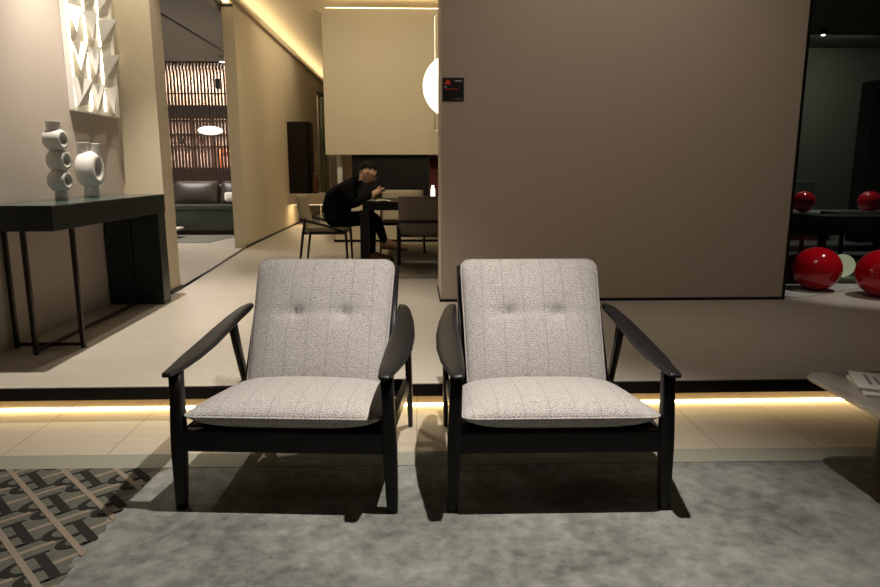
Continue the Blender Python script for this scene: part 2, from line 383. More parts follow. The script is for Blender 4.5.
def make_chair(label, loc, rz):
    t = thing('lounge_chair', label, 'armchair', loc, rz, 'pair of lounge chairs')
    zf = .0102
    for s in (-1, 1):
        b = MB(); b.loft([b._rr(Vector((s*(.377-(.014*z/.515)), 0, z)), Vector((1, 0, 0)), Vector((0, 1, 0)), w, w*1.0, .009) for z, w in ((zf, .036), (.05, .040), (.24, .048), (.31, .047), (.42, .043), (.515, .043))], 'wood')
        b.build('leg', t)
        b = MB(); pts = [((s*.368, .575, .552), .034), ((s*.376, .64, .43), .032), ((s*.374, .715, .25), .030), ((s*.370, .82, .0), .023)]
        b.loft([b._rr(Vector(p), Vector((1, 0, 0)), Vector((0, 1, 0)), w*.9, w*1.5, .01) for p, w in pts], 'wood'); b.build('leg', t)
        # armrest: a broad blade that sweeps up and narrows towards the back
        b = MB(); rings = []
        ctl = [(.361, -.078, .521, .030, .008), (.362, -.062, .5235, .044, .016), (.365, .03, .5215, .064, .024), (.372, .15, .5215, .086, .028), (.377, .30, .5275, .098, .030), (.378, .44, .5415, .094, .032), (.370, .58, .563, .078, .034), (.355, .70, .583, .058, .034), (.347, .745, .590, .042, .026), (.344, .760, .592, .022, .012)]
        for k, (x, y, z, w, h) in enumerate(ctl):
            a = ctl[max(k-1, 0)]; c2 = ctl[min(k+1, len(ctl)-1)]
            d = Vector((s*(c2[0]-a[0]), c2[1]-a[1], c2[2]-a[2])).normalized()
            X = d.cross(Vector((0, 0, 1))).normalized(); Y = X.cross(d).normalized(); tl = s*R(8+6*min(1, y/.4))*(1 if y > 0 else .4)
            X2 = X*math.cos(tl)-Y*math.sin(tl); Y2 = Y*math.cos(tl)+X*math.sin(tl)
            ring = []
            for q in range(20):
                aa = 2*PI*q/20; ca, sa = math.cos(aa), math.sin(aa)
                ring.append(Vector((s*x, y, z)) + X2*(w/2*math.copysign(abs(ca)**.6, ca)) + Y2*(h/2*math.copysign(abs(sa)**.7, sa)))
            rings.append(ring)
        b.loft(rings, 'wood'); b.build('armrest', t)
        b = MB(); b.bar((s*.352, .0, .268), (s*.362, .70, .238), .026, .062, 'wood', .006); b.build('side_rail', t)
    b = MB(); b.box((-.36, -.016, .228), (.36, .016, .308), 'wood', .006); b.build('front_rail', t)
    b = MB(); b.bar((-.385, .715, .235), (.385, .715, .235), .026, .055, 'wood', .005); b.build('back_rail', t)
    # seat deck, dished towards its ends
    b = MB(); rg = []
    for k in range(13):
        x = -.345+.69*k/12; up = .0+.022*(abs(x)/.345)**4
        rg.append([Vector((x, .018, .285+up)), Vector((x, .50, .232+up)), Vector((x, .50, .216+up)), Vector((x, .018, .262+up))])
    b.loft(rg, 'wood'); b.build('seat_deck', t)
    # back frame
    Dv = Vector((0, .545, .838)); Nf = Vector((0, -.838, .545)); cb = Vector((0, .640, .541)); cf = cb - Nf*.062
    b = MB()
    for s in (-1, 1): b.bar(cf+Dv*-.33+Vector((s*.306, 0, 0)), cf+Dv*.295+Vector((s*.306, 0, 0)), .030, .030, 'wood', .008, up=(1, 0, 0))
    for q in (-.22, -.08, .06, .2): b.bar(cf+Dv*q+Vector((-.315, 0, 0)), cf+Dv*q+Vector((.315, 0, 0)), .05, .012, 'wood', .004, up=Nf)
    b.build('back_frame', t)
    o = cushion(.69, .63, .55, .068, .078, (), crown=.30).build('seat_cushion', t); o.location = (0, .240, .331); o.rotation_euler = (R(-6.5), 0, 0)
    o = cushion(.575, .612, .60, .066, .05, ((-.105, .03), (.105, .03)), crown=.3).build('back_cushion', t); o.location = cb
    o.rotation_euler = (math.atan2(Dv.z, Dv.y), 0, 0)
    for x in (-.105, .105):
        q = MB(); q.ball((x, .03, .019), .010, 'fabric', (1, 1, .45), 16); q.build('button', o)
    return t
make_chair('left one of the two black framed lounge chairs with pale grey woven cushions', (-.462, 2.195, 0), R(-4.5))
make_chair('right one of the two black framed lounge chairs, nearer the marble table', (.499, 2.160, 0), R(-.6))

# ------------------------------------------------------------------ coffee table and books
t = thing('coffee_table', 'low marble coffee table with rounded corners on a dark bronze drum leg', 'table', (1.78, 2.09, .010))
b = MB(); b.prism(rrect(-.25, -1.1, 1.0, .405, .07), .370, .392, 'marble', .007); b.build('tabletop', t)
b = MB(); b.lathe([(.118, .0005), (.122, .004), (.118, .012), (.115, .02), (.115, .368), (.13, .3695)], 'bronze', (.005, .09, 0), seg=48); b.build('leg', t)
bk = thing('book', 'white covered book with grey lettering and a dark photo, topmost on the marble table', 'book', (1.775, 2.27, .4122), R(-24), 'books on the marble table')
b = MB(); b.box((-.15, -.105, 0), (.15, .105, .0105), 'paper', .001); b.build('pages', bk)
b = MB(); b.box((-.153, -.108, .0106), (.153, .108, .0125), 'white', .0005); b.build('cover', bk)
b = MB()
for k in range(3): b.box((-.11+.028*k, -.06+.01*k, .0126), (-.098+.028*k, .07-.02*k, .0129), 'text')
b.box((0.0, -.10, .0126), (.13, .055, .0129), 'photo'); b.build('cover_print', bk)
o = MB().box((-.16, -.115, 0), (.16, .115, .0095), 'paper', .002).build('book', None, (1.78, 2.255, .4022), R(-18))
tag(o, 'plain pale book lying underneath the white covered book on the marble table', 'book', 'books on the marble table')

# ------------------------------------------------------------------ console table, vases
t = thing('console_table', 'long dark green console table with metal legs against the left wall', 'console table', (-2.385, 0, P))
b = MB(); b.box((.006, 3.69, .71), (.42, 5.34, .846), 'teal', .003); b.build('top', t)
b = MB(); b.box((.008, 3.692, .847), (.418, 5.338, .850), 'teal_top', .001); o = b.build('glass_inlay', t); o['label'] = 'greenish glass surface'
b = MB(); b.box((.006, 5.18, .002), (.20, 5.33, .709), 'teal', .003); b.box((.212, 5.18, .002), (.418, 5.33, .709), 'teal', .003); b.box((.1, 5.22, .002), (.3, 5.31, .709), 'teal'); b.build('end_panel', t)
for x, y in ((.02, 3.91), (.215, 3.755), (.405, 3.91)):
    b = MB(); b.box((x-.012, y-.012, 0), (x+.012, y+.012, .709), 'bronze', .002); b.build('leg', t)
b = MB(); b.box((.02, 3.90, .012), (.405, 3.92, .032), 'bronze', .002); b.build('foot_rail', t)
b = MB(); b.box((.206, 3.755, .010), (.224, 5.2, .030), 'bronze', .002); b.build('foot_rail', t)

ZT = 1.0005
t = thing('stacked_vase', 'tall matt white ceramic vase of three stacked loops with open holes', 'vase', (-2.235, 4.33, ZT), R(86))
b = MB(); b.lathe([(.036, 0), (.038, .006), (.036, .05), (.03, .085)], 'ceramic', seg=28); b.build('foot', t)
for k, (z, x) in enumerate(((.122, .004), (.247, .012), (.372, -.004))):
    b = MB(); b.ring((x, 0, z), (1, 0, .25), (-.25, 0, 1), .045, .044, .026, 'ceramic', 36, 16, .055); b.build('loop', t)
b = MB(); b.lathe([(.032, .405), (.040, .43), (.041, .475), (.044, .482), (.036, .483), (.034, .44)], 'ceramic', (-.01, 0, 0), 28); b.build('neck', t)
t = thing('ring_vase', 'white ceramic vase with one round hole and a twin neck on the console', 'vase', (-2.255, 4.78, ZT), R(84))
b = MB(); b.lathe([(.048, 0), (.050, .008), (.046, .055), (.04, .095)], 'ceramic', seg=28); b.build('foot', t)
b = MB(); b.ring((0, 0, .19), (1, 0, 0), (0, 0, 1), .060, .080, .046, 'ceramic', 44, 20, .068); b.build('body', t)
for x, y, w, z in ((-.016, .022, .040, .372), (.022, -.042, .027, .366)):
    b = MB(); b.lathe([(w*.9, .25), (w, .27), (w, z-.006), (w*1.06, z), (w*.8, z), (w*.75, .29)], 'ceramic', (x, y, 0), 26); b.build('neck', t)

# ------------------------------------------------------------------ relief wall light on the left wall
t = thing('wall_artwork', 'backlit white relief panel of folded triangular facets on the left wall', 'wall art', (-2.388, 4.86, 1.60))
b = MB(); b.box((0, 0, 0), (.012, .70, 1.5), 'white', .001); b.build('backboard', t)
b = MB()
b.box((0, -.006, -.01), (.04, .708, 0), 'white'); b.box((0, -.008, 0), (.04, 0, 1.5), 'white'); b.box((0, .70, 0), (.04, .708, 1.5), 'white'); b.build('frame', t)
rnd = random.Random(3); NY, NZ = 3, 6; cw, ch = .70/NY, 1.5/NZ
def slab(b, p, q_, r_):
    n = (q_-p).cross(r_-p).normalized()*.002
    t_ = bmesh.new(); v = [t_.verts.new(k) for k in (p+n, q_+n, r_+n, p-n, q_-n, r_-n)]
    for f in ((0, 1, 2), (5, 4, 3), (0, 3, 4, 1), (1, 4, 5, 2), (2, 5, 3, 0)): t_.faces.new([v[k] for k in f])
    b._merge(t_, 'white')
for iz in range(NZ):
    for iy in range(NY):
        y0, z0 = iy*cw, iz*ch; o = (iz % 2)*cw*.12
        lo, hi = .024, .075+.02*rnd.random()
        y1, y2, z1, z2 = y0+.012+o*.6, min(.69, y0+cw*rnd.uniform(.80, .97)+o), z0+.012, z0+ch*rnd.uniform(.84, .98)
        flip = rnd.random() < .5
        A, B, Cc, D = Vector((hi if flip else lo+.02, y1, z1)), Vector((lo, y2, z1+ch*rnd.uniform(0, .25))), Vector((hi if not flip else lo+.03, y2, z2)), Vector((lo+.008, y1, z2-ch*rnd.uniform(0, .2)))
        b = MB(); slab(b, A, B, Cc); slab(b, A, Cc, D); b.build('facet', t)
b = MB()
for y in (.06, .30, .52): b.box((.0125, y-.010, .03), (.018, y+.010, 1.47), 'art_led')
o = b.build('led_strip', t); o['label'] = 'warm glowing light strips behind the facets'

# outlet
t = tag(MB().box((-2.389, 4.69, .235), (-2.382, 4.755, .33), 'white', .002).build('wall_socket'), 'small white wall socket low on the left wall under the console', 'socket')

# ------------------------------------------------------------------ sign on the big wall
t = thing('wall_sign', 'small square black sign with red emblem at the left end of the taupe wall', 'sign', (.212, 5.1995, 1.695))
b = MB(); b.box((0, -.008, 0), (.160, 0, .170), 'sign', .001); b.build('plate', t)
b = MB()
def pxz(pts, m, y=-.0085):
    t_ = bmesh.new(); f = [t_.verts.new((x, y, z)) for x, z in pts]; g = [t_.verts.new((x, y-.0008, z)) for x, z in pts]
    t_.faces.new(f); t_.faces.new(g[::-1])
    for i in range(len(f)): k = (i+1) % len(f); t_.faces.new((f[i], f[k], g[k], g[i]))
    b._merge(t_, m)
pxz([(.012, .122), (.030, .124), (.033, .117), (.044, .123), (.050, .116), (.056, .122), (.060, .140), (.052, .143), (.047, .152), (.036, .160), (.026, .152), (.022, .142), (.014, .134)], 'sign_red'); b.build('emblem', t)
b = MB()
def dash(x0, x1, z, h, m, n):
    w = (x1-x0)/n
    for i in range(n): pxz([(x0+i*w, z), (x0+i*w+w*.72, z), (x0+i*w+w*.72, z+h), (x0+i*w, z+h)], m)
for q in ((.092, .145, .142, .010, 'sign_white', 6), (.014, .032, .099, .010, 'sign_white', 2), (.016, .118, .086, .006, 'sign_red', 14), (.092, .15, .013, .006, 'text', 8)):
    dash(*q); b.build('lettering', t); b = MB()

# ------------------------------------------------------------------ room on the left: slatted screen, sofa, lamp
t = thing('slatted_screen', 'tall walnut slatted screen in front of lit shelves behind the leather sofa', 'screen', (-4.9, 13.2, P))
for k in range(38):
    b = MB(); b.box((k*.062, -.025, .03), (k*.062+.027, .035, 2.99), 'slat', .002); b.build('slat', t)
b = MB(); b.box((-.05, -.04, 2.985), (2.42, .05, 3.0), 'slat'); b.build('top_rail', t)
for z0, z1 in ((1.97, 2.22), (.78, 1.03)):
    b = MB(); b.box((-.03, -.012, z0), (2.4, .012, z1), 'slat', .002); b.build('band_panel', t)
for z0, z1 in ((2.42, 2.44), (0, .028)): b = MB(); b.box((-.03, -.03, z0), (2.4, .03, z1), 'slat'); b.build('cross_rail', t)
t = thing('shelving_unit', 'lit shelving unit with dark shelves behind the walnut slats', 'shelves', (-4.95, 13.5, P))
for z in (.75, 1.03, 1.45, 1.68, 1.94):
    b = MB(); b.box((0, 0, z), (2.4, .24, z+.03), 'slat', .002); b.build('shelf', t)
for x in (0, .56, .95, 1.5, 2.37):
    b = MB(); b.box((x, .01, 0), (x+.03, .24, 2.2), 'slat', .002); b.build('upright', t)
for x, z, w, h, m in ((.36, 1.48, .05, .15, 'black'), (.75, 1.48, .04, .13, 'vase_brown'), (1.85, 1.71, .09, .12, 'greysofa')):
    o = MB().lathe([(w*.7, 0), (w, h*.3), (w*.9, h*.7), (w*.45, h*.85), (w*.5, h)], m, seg=18).build('shelf_vase', None, (-4.95+x, 13.61, P+z+.0305))
    tag(o, {(.36): 'black vase on the left of the lit shelf behind the slats', .75: 'brown vase on the middle of the lit shelf behind the slats', 1.85: 'grey rounded pot on the upper shelf behind the white disc lamp'}[x], 'vase', 'vases on the lit shelves')
t = thing('box_frame', 'orange open box frame standing on the lit shelf behind the slats', 'frame', (-3.86, 13.62, P+1.061))
b = MB(); b.box((0, -.06, .31), (.36, .06, .34), 'orange', .003); b.build('top', t)
for x in (0, .33): b = MB(); b.box((x, -.06, 0), (x+.03, .06, .31), 'orange', .003); b.build('leg', t)
b = MB(); b.box((.03, -.06, 0), (.33, .06, .03), 'orange', .003); b.build('base', t)
t = thing('pendant_lamp', 'flat white disc pendant lamp glowing in front of the slatted screen', 'lamp', (-3.72, 12.6, 0))
b = MB(); b.ball((0, 0, 1.87), .22, 'disc', (1, 1, .36), 32); b.build('shade', t)
b = MB(); b.tube([(0, 0, 1.94), (0, 0, 3.156)], .003, 'black', 6); b.build('cord', t)
o = MB().box((-3.72, 13.10, 2.66), (-3.64, 13.172, 2.84), 'black', .004).build('wall_speaker'); tag(o, 'small black box fixed on the upper slats of the screen', 'speaker')
t = thing('sofa', 'dark leather sofa with loose back cushions in the left room', 'sofa', (-3.35, 10.7, P))
b = MB(); b.box((-1.3, 0, .07), (.80, .95, .42), 'leather_g', .03); b.build('base', t)
b = MB(); b.box((-1.3, -.015, .40), (.80, .72, .475), 'leather_g', .02); b.build('seat', t)
for k, (x0, x1) in enumerate(((-1.28, -.62), (-.6, .14), (.16, .73))):
    q = cushion(x1-x0, x1-x0-.03, .40, .10, .08, (), 16, .05, 'leather').build('back_cushion', t); q.location = ((x0+x1)/2, .46, .645); q.rotation_euler = (R(72), 0, 0)
b = MB(); b.box((-1.3, .58, .40), (.80, .93, .78), 'leather', .05); b.build('back', t)
for x in (-1.2, .62):
    for y in (.08, .85): b = MB(); b.box((x, y, 0), (x+.06, y+.05, .071), 'black'); b.build('foot', t)
q = cushion(.34, .34, .30, .06, .06, (), 14, .04, 'leather_g').build('throw_pillow', None, (-2.72, 11.02, P+.640)); q.rotation_euler = (R(68), 0, R(-14)); tag(q, 'black leather pillow leaning on the sofa beside the partition wall', 'pillow')
q = cushion(.18, .18, .16, .04, .04, (), 14, .04, 'white').build('throw_pillow', None, (-2.93, 10.78, P+.600)); q.rotation_euler = (R(60), 0, R(20)); tag(q, 'small white pillow tucked beside the black pillow on the sofa', 'pillow')
t = thing('low_table', 'low white side table at the left front of the dark leather sofa', 'table', (-3.72, 10.25, P))
b = MB(); b.box((-.4, -.2, .13), (.14, .2, .155), 'white', .003); b.build('top', t)
b = MB(); b.box((-.3, -.1, .0075), (.05, .1, .13), 'black', .003); b.build('base', t)
o = MB().prism([(-5, 9.55), (-2.95, 9.55), (-2.75, 10.6), (-5, 10.6)], P+.0005, P+.007, 'greycarpet').build('floor_rug'); tag(o, 'flat grey rug on the floor before the dark leather sofa', 'rug')
t = thing('ceiling_spotlight', 'small round lit spotlight on the grey ceiling by the partition wall', 'spotlight', (-3.42, 12.55, 3.156))
b = MB(); b.lathe([(.05, -.10), (.06, -.09), (.06, -.02), (.02, 0)], 'white', seg=24); b.build('housing', t)
b = MB(); b.lathe([(.0, -.105), (.048, -.103), (.048, -.1005)], 'spot_face', seg=24); b.build('lens', t)

# ------------------------------------------------------------------ end of the corridor
t = thing('wall_cabinet', 'tall black walnut cabinet fixed on the corridor partition wall', 'cabinet', (-2.258, 12.2, .746))
b = MB(); b.prism([(0, 0), (.33, 0), (.39, .09), (.39, .45), (0, .45)], 0, 1.26, 'dark_cab', .004); b.build('body', t)
for z in (.42, .82): b = MB(); b.box((.345, -.004, z), (.385, .1, z+.012), 'bronze'); b.build('hinge', t)
t = thing('floating_shelf', 'pale floating shelf box under the black cabinet lit from below', 'shelf', (-2.258, 11.95, .56))
b = MB(); b.box((0, 0, 0), (.66, .75, .185), 'taupe', .004); b.build('body', t)
b = MB(); b.box((.05, .1, -.008), (.60, .65, -.001), 'led2'); b.build('led_strip', t)
t = thing('glass_display', 'narrow tall glass display case at the end of the corridor wall', 'display case', (-1.85, 13.1, P))
b = MB()
for x in (0, .2): b.box((x, 0, 0), (x+.025, .03, 2.45), 'steel', .002); b.box((x, .5, 0), (x+.025, .53, 2.45), 'steel', .002)
b.box((0, 0, 2.40), (.225, .53, 2.45), 'black'); b.build('frame', t)
b = MB(); b.box((.025, .01, .02), (.2, .018, 2.40), 'clear'); b.build('glass_pane', t)
b = MB(); b.box((0.03, .04, 0), (.19, .5, .42), 'taupe'); b.build('base', t)
t = thing('potted_plant', 'small olive plant in a pot inside the glass display case', 'plant', (-1.75, 13.3, P+.421))
b = MB(); b.lathe([(.04, 0), (.055, .1), (.05, .11)], 'vase_brown', seg=16); b.build('pot', t)
b = MB(); b.tube([(0, 0, .1), (.01, 0, .6), (-.02, 0, 1.1)], .008, 'plant', 6)
for k in range(16):
    a = k*2.4; z = .7+.045*k; p = Vector((0, 0, z)); e = p+Vector((.07*math.cos(a), .07*math.sin(a), .05)); b.bar(p, e, .05, .004, 'plant', .001, w2=.01)
b.build('foliage', t)
o = MB().lathe([(.03, 0), (.06, .08), (.065, .2), (.04, .34), (.03, .38)], 'vase_brown', seg=20).build('floor_vase', None, (-1.80, 12.25, .746)); tag(o, 'slim brown vase standing on the pale floating shelf', 'vase')

# fireplace wall with hanging hood
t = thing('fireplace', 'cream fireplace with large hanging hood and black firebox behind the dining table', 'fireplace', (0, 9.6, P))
b = MB(); b.box((-1.255, .003, 1.235), (1.7, 1.0, 3.18), 'cream', .004); b.build('hood', t)
b = MB(); b.prism([(-1.375, 3.165), (-1.255, 3.105), (1.7, 3.105), (1.7, 3.165)], 0, .10, 'cream', 0, Matrix(((1, 0, 0, 0), (0, 0, 1, .002), (0, 1, 0, 0), (0, 0, 0, 1)))); b.build('hood_glow_wedge', t)  # added cream wedge standing in for the glowing ceiling recess beside the hood
b = MB(); b.box((-.90, .10, .63), (.20, .9, 1.232), 'black', .002); b.build('firebox', t)
b = MB(); b.box((-1.15, .0, .035), (1.7, 1.0, .625), 'cream', .004); b.build('base', t)
b = MB(); b.box((-1.17, -.004, 0), (1.7, .98, .034), 'black'); b.build('plinth', t)
b = MB(); b.lathe([(.042, .626), (.042, 1.234)], 'white', (-1.10, .35, 0), 24); b.build('support_post', t)
b = MB(); b.box((-1.15, 1.1, 3.181), (1.6, 1.18, 3.20), 'led'); b.box((-1.2, .06, 3.181), (1.6, .075, 3.195), 'led'); b.build('led_strip', t)
o = MB().box((.215, 9.95, P+.63), (.6, 10.0, P+1.23), 'redcloth', .003).build('red_panel'); tag(o, 'deep red upright panel at the right of the black firebox', 'panel')
o = MB().lathe([(.02, 0), (.034, .02), (.034, .12), (.022, .15), (.022, .18)], 'disc', seg=18).build('table_lamp', None, (.255, 9.70, P+.6255)); tag(o, 'small glowing white lamp on the cream ledge before the red panel', 'lamp')
for k, (x, h) in enumerate(((-1.02, .16), (-.96, .12), (-1.14, .13))):
    o = MB().lathe([(.028, 0), (.03, h*.6), (.012, h*.75), (.012, h)], 'white', seg=14).build('bottle', None, (x, 9.75-.03*k, P+.6255))
    tag(o, ('tallest white bottle behind the seated man, right of the white post', 'short white bottle behind the shoulder of the seated man', 'white bottle on the left corner of the cream ledge')[k], 'bottle', 'white bottles on the ledge')

# pendant globe above the dining table
t = thing('globe_lamp', 'large glowing round globe pendant lamp half hidden by the taupe wall', 'lamp', (.425, 7.45, 0))
b = MB(); b.ball((0, 0, 2.065), .335, 'globe', (1, 1, 1), 48); b.build('globe', t)
b = MB(); b.tube([(0, 0, 2.39), (0, 0, 3.5)], .008, 'black', 8); b.build('stem', t)
b = MB(); b.tube([(-.205, .0, 1.6), (-.205, .0, 2.78), (0, 0, 2.80)], .006, 'white', 8); b.tube([(-.205, 0, 1.6), (0, 0, 1.58), (0, 0, 1.735)], .006, 'white', 8); b.build('hoop', t)

# ------------------------------------------------------------------ dining group
o = MB().prism(rrect(-.35, 6.36, 3, 9.2, .02), P+.0005, P+.010, 'dinerug', .003).build('dining_rug'); tag(o, 'brownish grey rug under the dining table beyond the armchairs', 'rug')
FR = P+.012
t = thing('dining_table', 'black dining table with pale top edge beside the seated man', 'table', (0, 0, P))
b = MB(); b.prism(rrect(-.605, 7.22, 1.4, 8.25, .02), .665, .690, 'black', .004); b.build('tabletop', t)
b = MB(); b.box((-.57, 7.25, .60), (1.36, 8.22, .664), 'black', .003); b.build('apron', t)
for x in (-.60, 1.3): b = MB(); b.box((x, 7.24, .0115), (x+.10, 7.32, .60), 'black', .003); b.build('leg', t); b = MB(); b.box((x, 8.15, .0115), (x+.10, 8.23, .60), 'black', .003); b.build('leg', t)
mg = thing('magazine', 'open pale magazine lying on the dining table before the seated man', 'magazine', (-.44, 7.42, P+.6905), R(10))
b = MB()
for s in (-1, 1):
    b.loft([[Vector((s*.17*k/6, y, .004+.012*math.sin(PI*(k/6)**.6)+dz)) for y, dz in ((-.12, 0), (.12, 0), (.12, -.0035), (-.12, -.0035))] for k in range(7)], 'paper')
b.build('pages', mg)

def dining_chair(label, loc, rz, leather, group='dining chairs'):
    "faces local -y; seat .44 high"
    t = thing('dining_chair', label, 'chair', loc, rz, group)
    b = MB(); b.prism(rrect(-.25, -.25, .25, .22, .05), .375, .415, leather, .012); b.build('seat', t)
    b = MB(); rg = []
    for k in range(9):
        f = k/8; z = .36+.40*f; y = .20+.09*f+.02*math.sin(PI*f); rg.append([Vector((x, y-.05*(1-(x/.27)**2)*0+.05*-((x/.27)**2)+th, z)) for th in (0,) for x in [-.265+.53*q/10 for q in range(11)]] + [Vector((x, y-.05*((x/.27)**2)+.028, z)) for x in [.265-.53*q/10 for q in range(11)]])
    b.loft(rg, leather); b.build('backrest', t)
    b = MB(); b.tube([(-.275, .232, .505), (-.15, .270, .508), (0, .286, .508), (.15, .270, .508), (.275, .232, .505)], .015, 'wood', 8)
    for s in (-1, 1): b.tube([(s*.275, .232, .505), (s*.275, 0, .45), (s*.265, -.22, .37)], .014, 'wood', 8)
    b.build('arm_frame', t)
    b = MB(); b.box((-.255, -.235, .345), (.255, .215, .374), 'wood', .004); b.build('seat_frame', t)
    for s in (-1, 1):
        b = MB(); b.tube([(s*.265, -.235, .40), (s*.27, -.25, 0)], [.016, .011], 'wood', 8); b.build('leg', t)
        b = MB(); b.tube([(s*.275, .19, .52), (s*.27, .22, .36), (s*.27, .27, 0)], [.013, .016, .011], 'wood', 8); b.build('leg', t)
    return t
dining_chair('dining chair with taupe back turned to the armchairs, near side of the table', (.095, 6.98, FR), R(180), 'taupe_leather')
dining_chair('beige dining chair the man in black sits on', (-.985, 7.45, P), R(90), 'beige_leather')
dining_chair('pale beige dining chair facing forward on the far side of the table', (-.16, 8.42, FR), 0, 'beige_leather')
dining_chair('pale dining chair at the far right of the table behind the wall edge', (.75, 8.46, FR), 0, 'beige_leather')

# ------------------------------------------------------------------ the seated man
def skin_mesh(verts, edges, radii, sub=2, root=0):
    me = bpy.data.meshes.new('tmp'); me.from_pydata(verts, edges, []); o = bpy.data.objects.new('tmp', me); C.objects.link(o)
    o.modifiers.new('s', 'SKIN').use_smooth_shade = True
    for i, r in enumerate(radii):
        k = me.skin_vertices[0].data[i]; k.radius = r if isinstance(r, tuple) else (r, r); k.use_root = (i == root)
    m2 = o.modifiers.new('u', 'SUBSURF'); m2.levels = sub; m2.render_levels = sub
    dg = bpy.context.evaluated_depsgraph_get(); dg.update()
    out = bpy.data.meshes.new_from_object(o.evaluated_get(dg)); bpy.data.objects.remove(o); bpy.data.meshes.remove(me); return out
# local frame: +x is where he faces, y<0 towards the camera, z above the platform; origin below his hips
V, E, RD = [], [], []
def jv(p, r, par=None):
    V.append(p); RD.append(r); i = len(V)-1
    if par is not None: E.append((par, i))
    return i
pel = jv((.05, 0, .50), (.165, .16)); wa = jv((.065, 0, .60), (.17, .17), pel); ch_ = jv((.10, 0, .735), (.17, .165), wa); sh = jv((.185, 0, .865), (.14, .115), ch_); jv((.24, 0, .60), (.16, .13), wa)
nk = jv((.29, 0, .915), .056, sh); hd0 = jv((.365, 0, .945), .055, nk); hd1 = jv((.41, 0, 1.0), (.075, .07), hd0); hd2 = jv((.40, 0, 1.045), (.062, .055), hd1)
hips = {}
for s in (-1, 1):
    a = jv((.20, s*.170, .825), .082, sh); el = jv((.265, s*.235, .650), .066, a)
    wr = jv((.48, s*.075, .770), .034, el)
    hp = jv((.08, s*.10, .485), .10, pel)
    if s < 0:   # near leg, crossed over the other
        kn = jv((.50, s*.06, .530), .072, hp); an = jv((.60, s*.05, .245), .046, kn); jv((.612, s*.05, .205), .040, an)
    else:
        kn = jv((.44, s*.12, .475), .072, hp); an = jv((.445, s*.09, .11), .050, kn); jv((.45, s*.09, .085), .044, an)
# palms and fingers on each wrist
for s in (-1, 1):
    w = [i for i, p in enumerate(V) if p == (.48, s*.075, .770)][0]
    pm = jv((.525, s*.045, .795), (.034, .016), w)
    for k in range(4):
        oy = s*(.050-.012*k)-s*.012; L = (.9, 1.0, .95, .75)[k]
        f0 = jv((.56, oy, .817-.012*k), .0095, pm); f1 = jv((.56+.034*L, oy-s*.006, .829-.013*k), .0085, f0); f2 = jv((.56+.052*L, oy-s*.022, .823-.013*k), .0075, f1)
    t1 = jv((.535, s*.022, .827), .010, pm); jv((.562, s*.010, .851), .0085, t1)
me = skin_mesh(V, E, RD, 2)
for m in ('jacket', 'trousers', 'skin'): me.materials.append(M[m])
for p in me.polygons:
    c = p.center; p.use_smooth = True
    if c.x > .478 and c.z > .70: p.material_index = 2
    elif c.z > .92 and c.x > .335: p.material_index = 2
    elif c.z < .52 and not (c.x < .1 and c.z > .45): p.material_index = 1
    elif c.x > .30 and c.z < .62 and abs(c.y) < .15: p.material_index = 1
man = thing('person', 'man in black jacket and glasses seated at the dining table, looking down at his hands', 'person', (-.945, 7.45, P))
body = bpy.data.objects.new('body', me); C.objects.link(body); body.parent = man
# face and hair follow the bowed head
HM = Matrix.Translation((.422, 0, 1.005)) @ Matrix.Rotation(R(32), 4, 'Y')
hb = bmesh.new(); bmesh.ops.create_uvsphere(hb, u_segments=28, v_segments=20, radius=1)
for v in hb.verts:
    x, y, z = v.co
    fx = .098 if x > 0 else .104; w = .077*(1-.18*max(0, -z)); zz = z*(.122 if z > 0 else .128)
    X = x*fx
    if z < -.2 and x > 0: X -= .012*(-z-.2)
    if z < -.3 and x < 0: X *= .75
    v.co = (X, y*w, zz)
q = MB(); q._merge(hb, 'skin', HM, True)
nb = bmesh.new(); bmesh.ops.create_uvsphere(nb, u_segments=12, v_segments=8, radius=1)
for v in nb.verts: v.co = (v.co.x*.022+.098, v.co.y*.015, v.co.z*.028-.020)
q._merge(nb, 'skin', HM, True)
for s in (-1, 1):
    eb = bmesh.new(); bmesh.ops.create_uvsphere(eb, u_segments=12, v_segments=10, radius=1)
    for v in eb.verts: v.co = (v.co.x*.018-.008, v.co.y*.010+s*.078, v.co.z*.032-.01)
    q._merge(eb, 'skin', HM, True)
q.box((.083, -.025, -.072), (.092, .025, -.064), 'redcloth', .003, HM)
for s in (-1, 1):
    q.box((.086, s*.033-.012, .004), (.095, s*.033+.012, .012), 'hair', .002, HM)
o = q.build('head', man)
hb = bmesh.new(); bmesh.ops.create_uvsphere(hb, u_segments=28, v_segments=18, radius=1)
bmesh.ops.delete(hb, geom=[v for v in hb.verts if v.co.z < .22 - .75*max(0, -v.co.x) + .35*max(0, v.co.x)], context='VERTS')
for v in hb.verts:
    x, y, z = v.co; n_ = 1+.02*math.sin(31*x)*math.sin(27*y); v.co = (x*(.104 if x > 0 else .111)*n_, y*.083*n_, z*.131)
q = MB(); q._merge(hb, 'hair', HM, True); q.build('hair', man)
q = MB()
for s in (-1, 1):
    q.ring(HM @ Vector((.104, s*.032, -.008)), HM.to_3x3() @ Vector((0, 1, 0)), HM.to_3x3() @ Vector((0, 0, 1)), .026, .020, .0042, 'black', 18, 6)
    q.tube([HM @ Vector((.102, s*.058, -.003)), HM @ Vector((.06, s*.077, 0)), HM @ Vector((-.005, s*.083, .004))], .004, 'black', 6)
q.tube([HM @ Vector((.106, -.009, -.004)), HM @ Vector((.106, .009, -.004))], .0025, 'black', 6); q.build('glasses', man)
q = MB(); q.ring((.305, 0, .905), (.45, 0, -.89), (0, 1, 0), .058, .062, .016, 'jacket', 24, 8, .03); q.build('collar', man)
